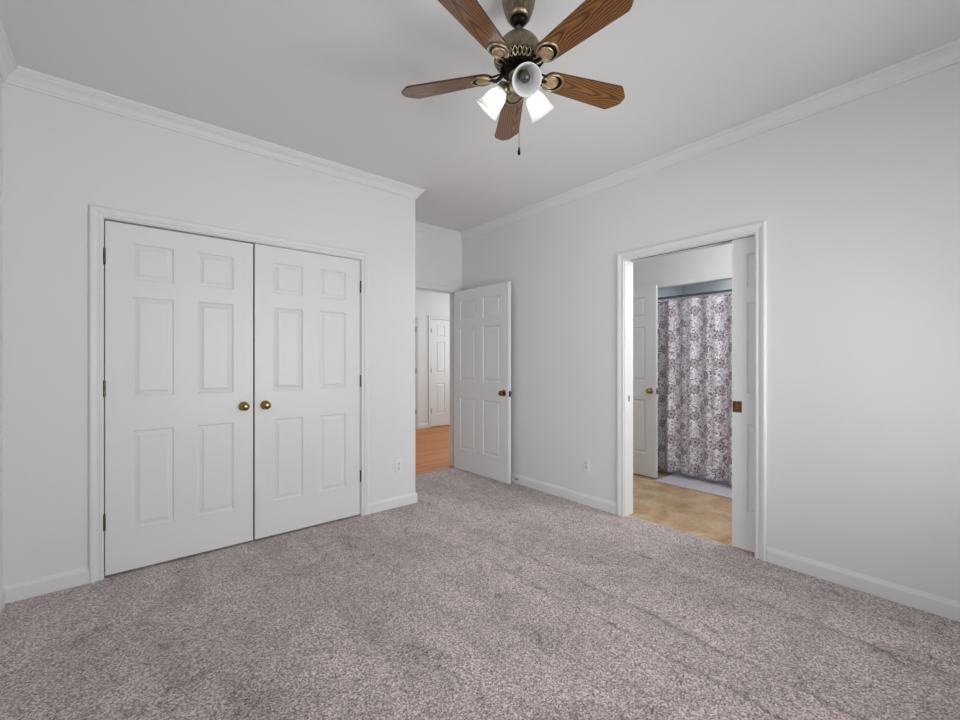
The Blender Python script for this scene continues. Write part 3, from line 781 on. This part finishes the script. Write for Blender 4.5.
# door stop screwed to the baseboard behind the open door
bm = bmesh.new()
DS = Matrix.Translation((XR - 0.013, 3.040, 0.048)) @ Matrix.Rotation(-PI / 2, 4, 'Y')
lathe(bm, [(0, 0), (0.011, 0), (0.010, 0.004), (0.0045, 0.007), (0.0045, 0.050), (0, 0.050)], 20, DS)
ds = finish(bm, 'door_stop', M_CHROME, smooth=40); label(ds, 'small white tipped door stop on the baseboard behind the open bedroom door', 'door stop')
bm = bmesh.new(); lathe(bm, [(0.0045, 0.048), (0.0085, 0.049), (0.0095, 0.056), (0.0085, 0.064), (0, 0.066)], 20, DS); finish(bm, 'rubber_tip', M_PLASTIC, ds, smooth=50)

# ------------------------------------------------------------------ bathroom things
bm = bmesh.new()
TX0, TX1, TY0, TY1, TZ = 4.60, 5.255, AY0 + 0.004, AY1 - 0.004, 0.40
box(bm, (TX0, TY0, -0.003), (TX0 + 0.05, TY1, TZ), 0.01); box(bm, (TX1 - 0.06, TY0, 0.0), (TX1, TY1, TZ), 0.01)
box(bm, (TX0 + 0.03, TY0, 0.0), (TX1 - 0.03, TY0 + 0.10, TZ), 0.01); box(bm, (TX0 + 0.03, TY1 - 0.10, 0.0), (TX1 - 0.03, TY1, TZ), 0.01)
box(bm, (TX0 + 0.03, TY0 + 0.05, 0.02), (TX1 - 0.03, TY1 - 0.05, 0.09), 0.01)
bt = finish(bm, 'bathtub', M_TUB); label(bt, 'white bathtub hidden behind the floral shower curtain', 'bathtub')
CXC, ZR, ZH = 4.470, 1.920, 0.061
bm = bmesh.new(); tube(bm, [(CXC, AY0 + 0.001, ZR), (CXC, AY1 - 0.001, ZR)], 0.0125, 16)
rod = finish(bm, 'curtain_rod', M_ROD, smooth=40); label(rod, 'grey metal rod carrying the floral shower curtain', 'curtain rod')
for y, s in ((AY0, 1), (AY1, -1)):
    bm = bmesh.new(); lathe(bm, [(0, 0.0), (0.028, 0.0), (0.026, 0.008), (0.016, 0.014), (0.016, 0.02), (0, 0.02)], 24, Matrix.Translation((CXC, y, ZR)) @ Matrix.Rotation(-PI / 2 * s, 4, 'X'))
    finish(bm, 'rod_flange', M_CHROME, rod, smooth=40)


def fold(y, z):
    """sideways swing of the cloth: soft folds, deeper at the hem than at the hooks"""
    k = 0.55 + 0.45 * (1 - z / 1.9)
    f = math.sin(2 * PI * y / 0.205 + 0.9 + 0.6 * math.sin(5.1 * y)) + 0.45 * math.sin(2 * PI * y / 0.118 + 2.1)
    return 0.042 * k * f + 0.006 * math.sin(7 * y + 3 * z)


bm = bmesh.new(); uvl = bm.loops.layers.uv.new('UVMap')
NY, NZ = 300, 40
y0, y1 = 0.90, 2.405; ztop = 1.888
grid = []; us = []
for i in range(NY + 1):
    y = y0 + (y1 - y0) * i / NY
    colv = []
    for j in range(NZ + 1):
        z = ZH + (ztop - ZH) * j / NZ
        if j == NZ: z -= 0.006 * (0.5 + 0.5 * math.cos(2 * PI * (y - y0) / 0.137))
        colv.append(bm.verts.new((CXC + fold(y, z), y, z)))
    grid.append(colv)
    us.append(0 if i == 0 else us[-1] + (grid[i][NZ // 2].co - grid[i - 1][NZ // 2].co).length)
for i in range(NY):
    for j in range(NZ):
        f = bm.faces.new((grid[i][j], grid[i + 1][j], grid[i + 1][j + 1], grid[i][j + 1])); f.smooth = True
        for lp, (p, q) in zip(f.loops, ((i, j), (i + 1, j), (i + 1, j + 1), (i, j + 1))): lp[uvl].uv = (us[p], ZH + (ztop - ZH) * q / NZ)
cur = finish(bm, 'shower_curtain', M_CURTAIN)
sm = cur.modifiers.new('thick', 'SOLIDIFY'); sm.thickness = 0.002; sm.offset = 0
label(cur, 'shower curtain printed with brown scrolls and blossoms on lavender white cloth', 'shower curtain')
for k in range(12):
    y = y0 + 0.0 + 0.137 * k
    if y > y1: break
    bm = bmesh.new(); zc = (ZR + 0.016 + ztop + 0.002) / 2; hh = (ZR + 0.016 - ztop - 0.002) / 2
    pts = [(CXC + (0.017 if abs(math.cos(a)) < 2 else 0) * math.cos(a) + fold(y, ztop) * (0.5 - 0.5 * math.sin(a)), y + 0.002 * math.sin(a), zc + hh * math.sin(a)) for a in (2 * PI * q / 20 for q in range(21))]
    tube(bm, pts, 0.0016, 6, cap=False)
    hk = finish(bm, 'curtain_hook', M_CHROME, rod)
bm = bmesh.new(); box(bm, (4.165, 1.25, -0.003), (4.580, 2.195, 0.012), 0.005)
bmat = finish(bm, 'bath_mat', M_MAT); label(bmat, 'pale lavender bath mat on the stone floor below the shower curtain', 'bath mat')
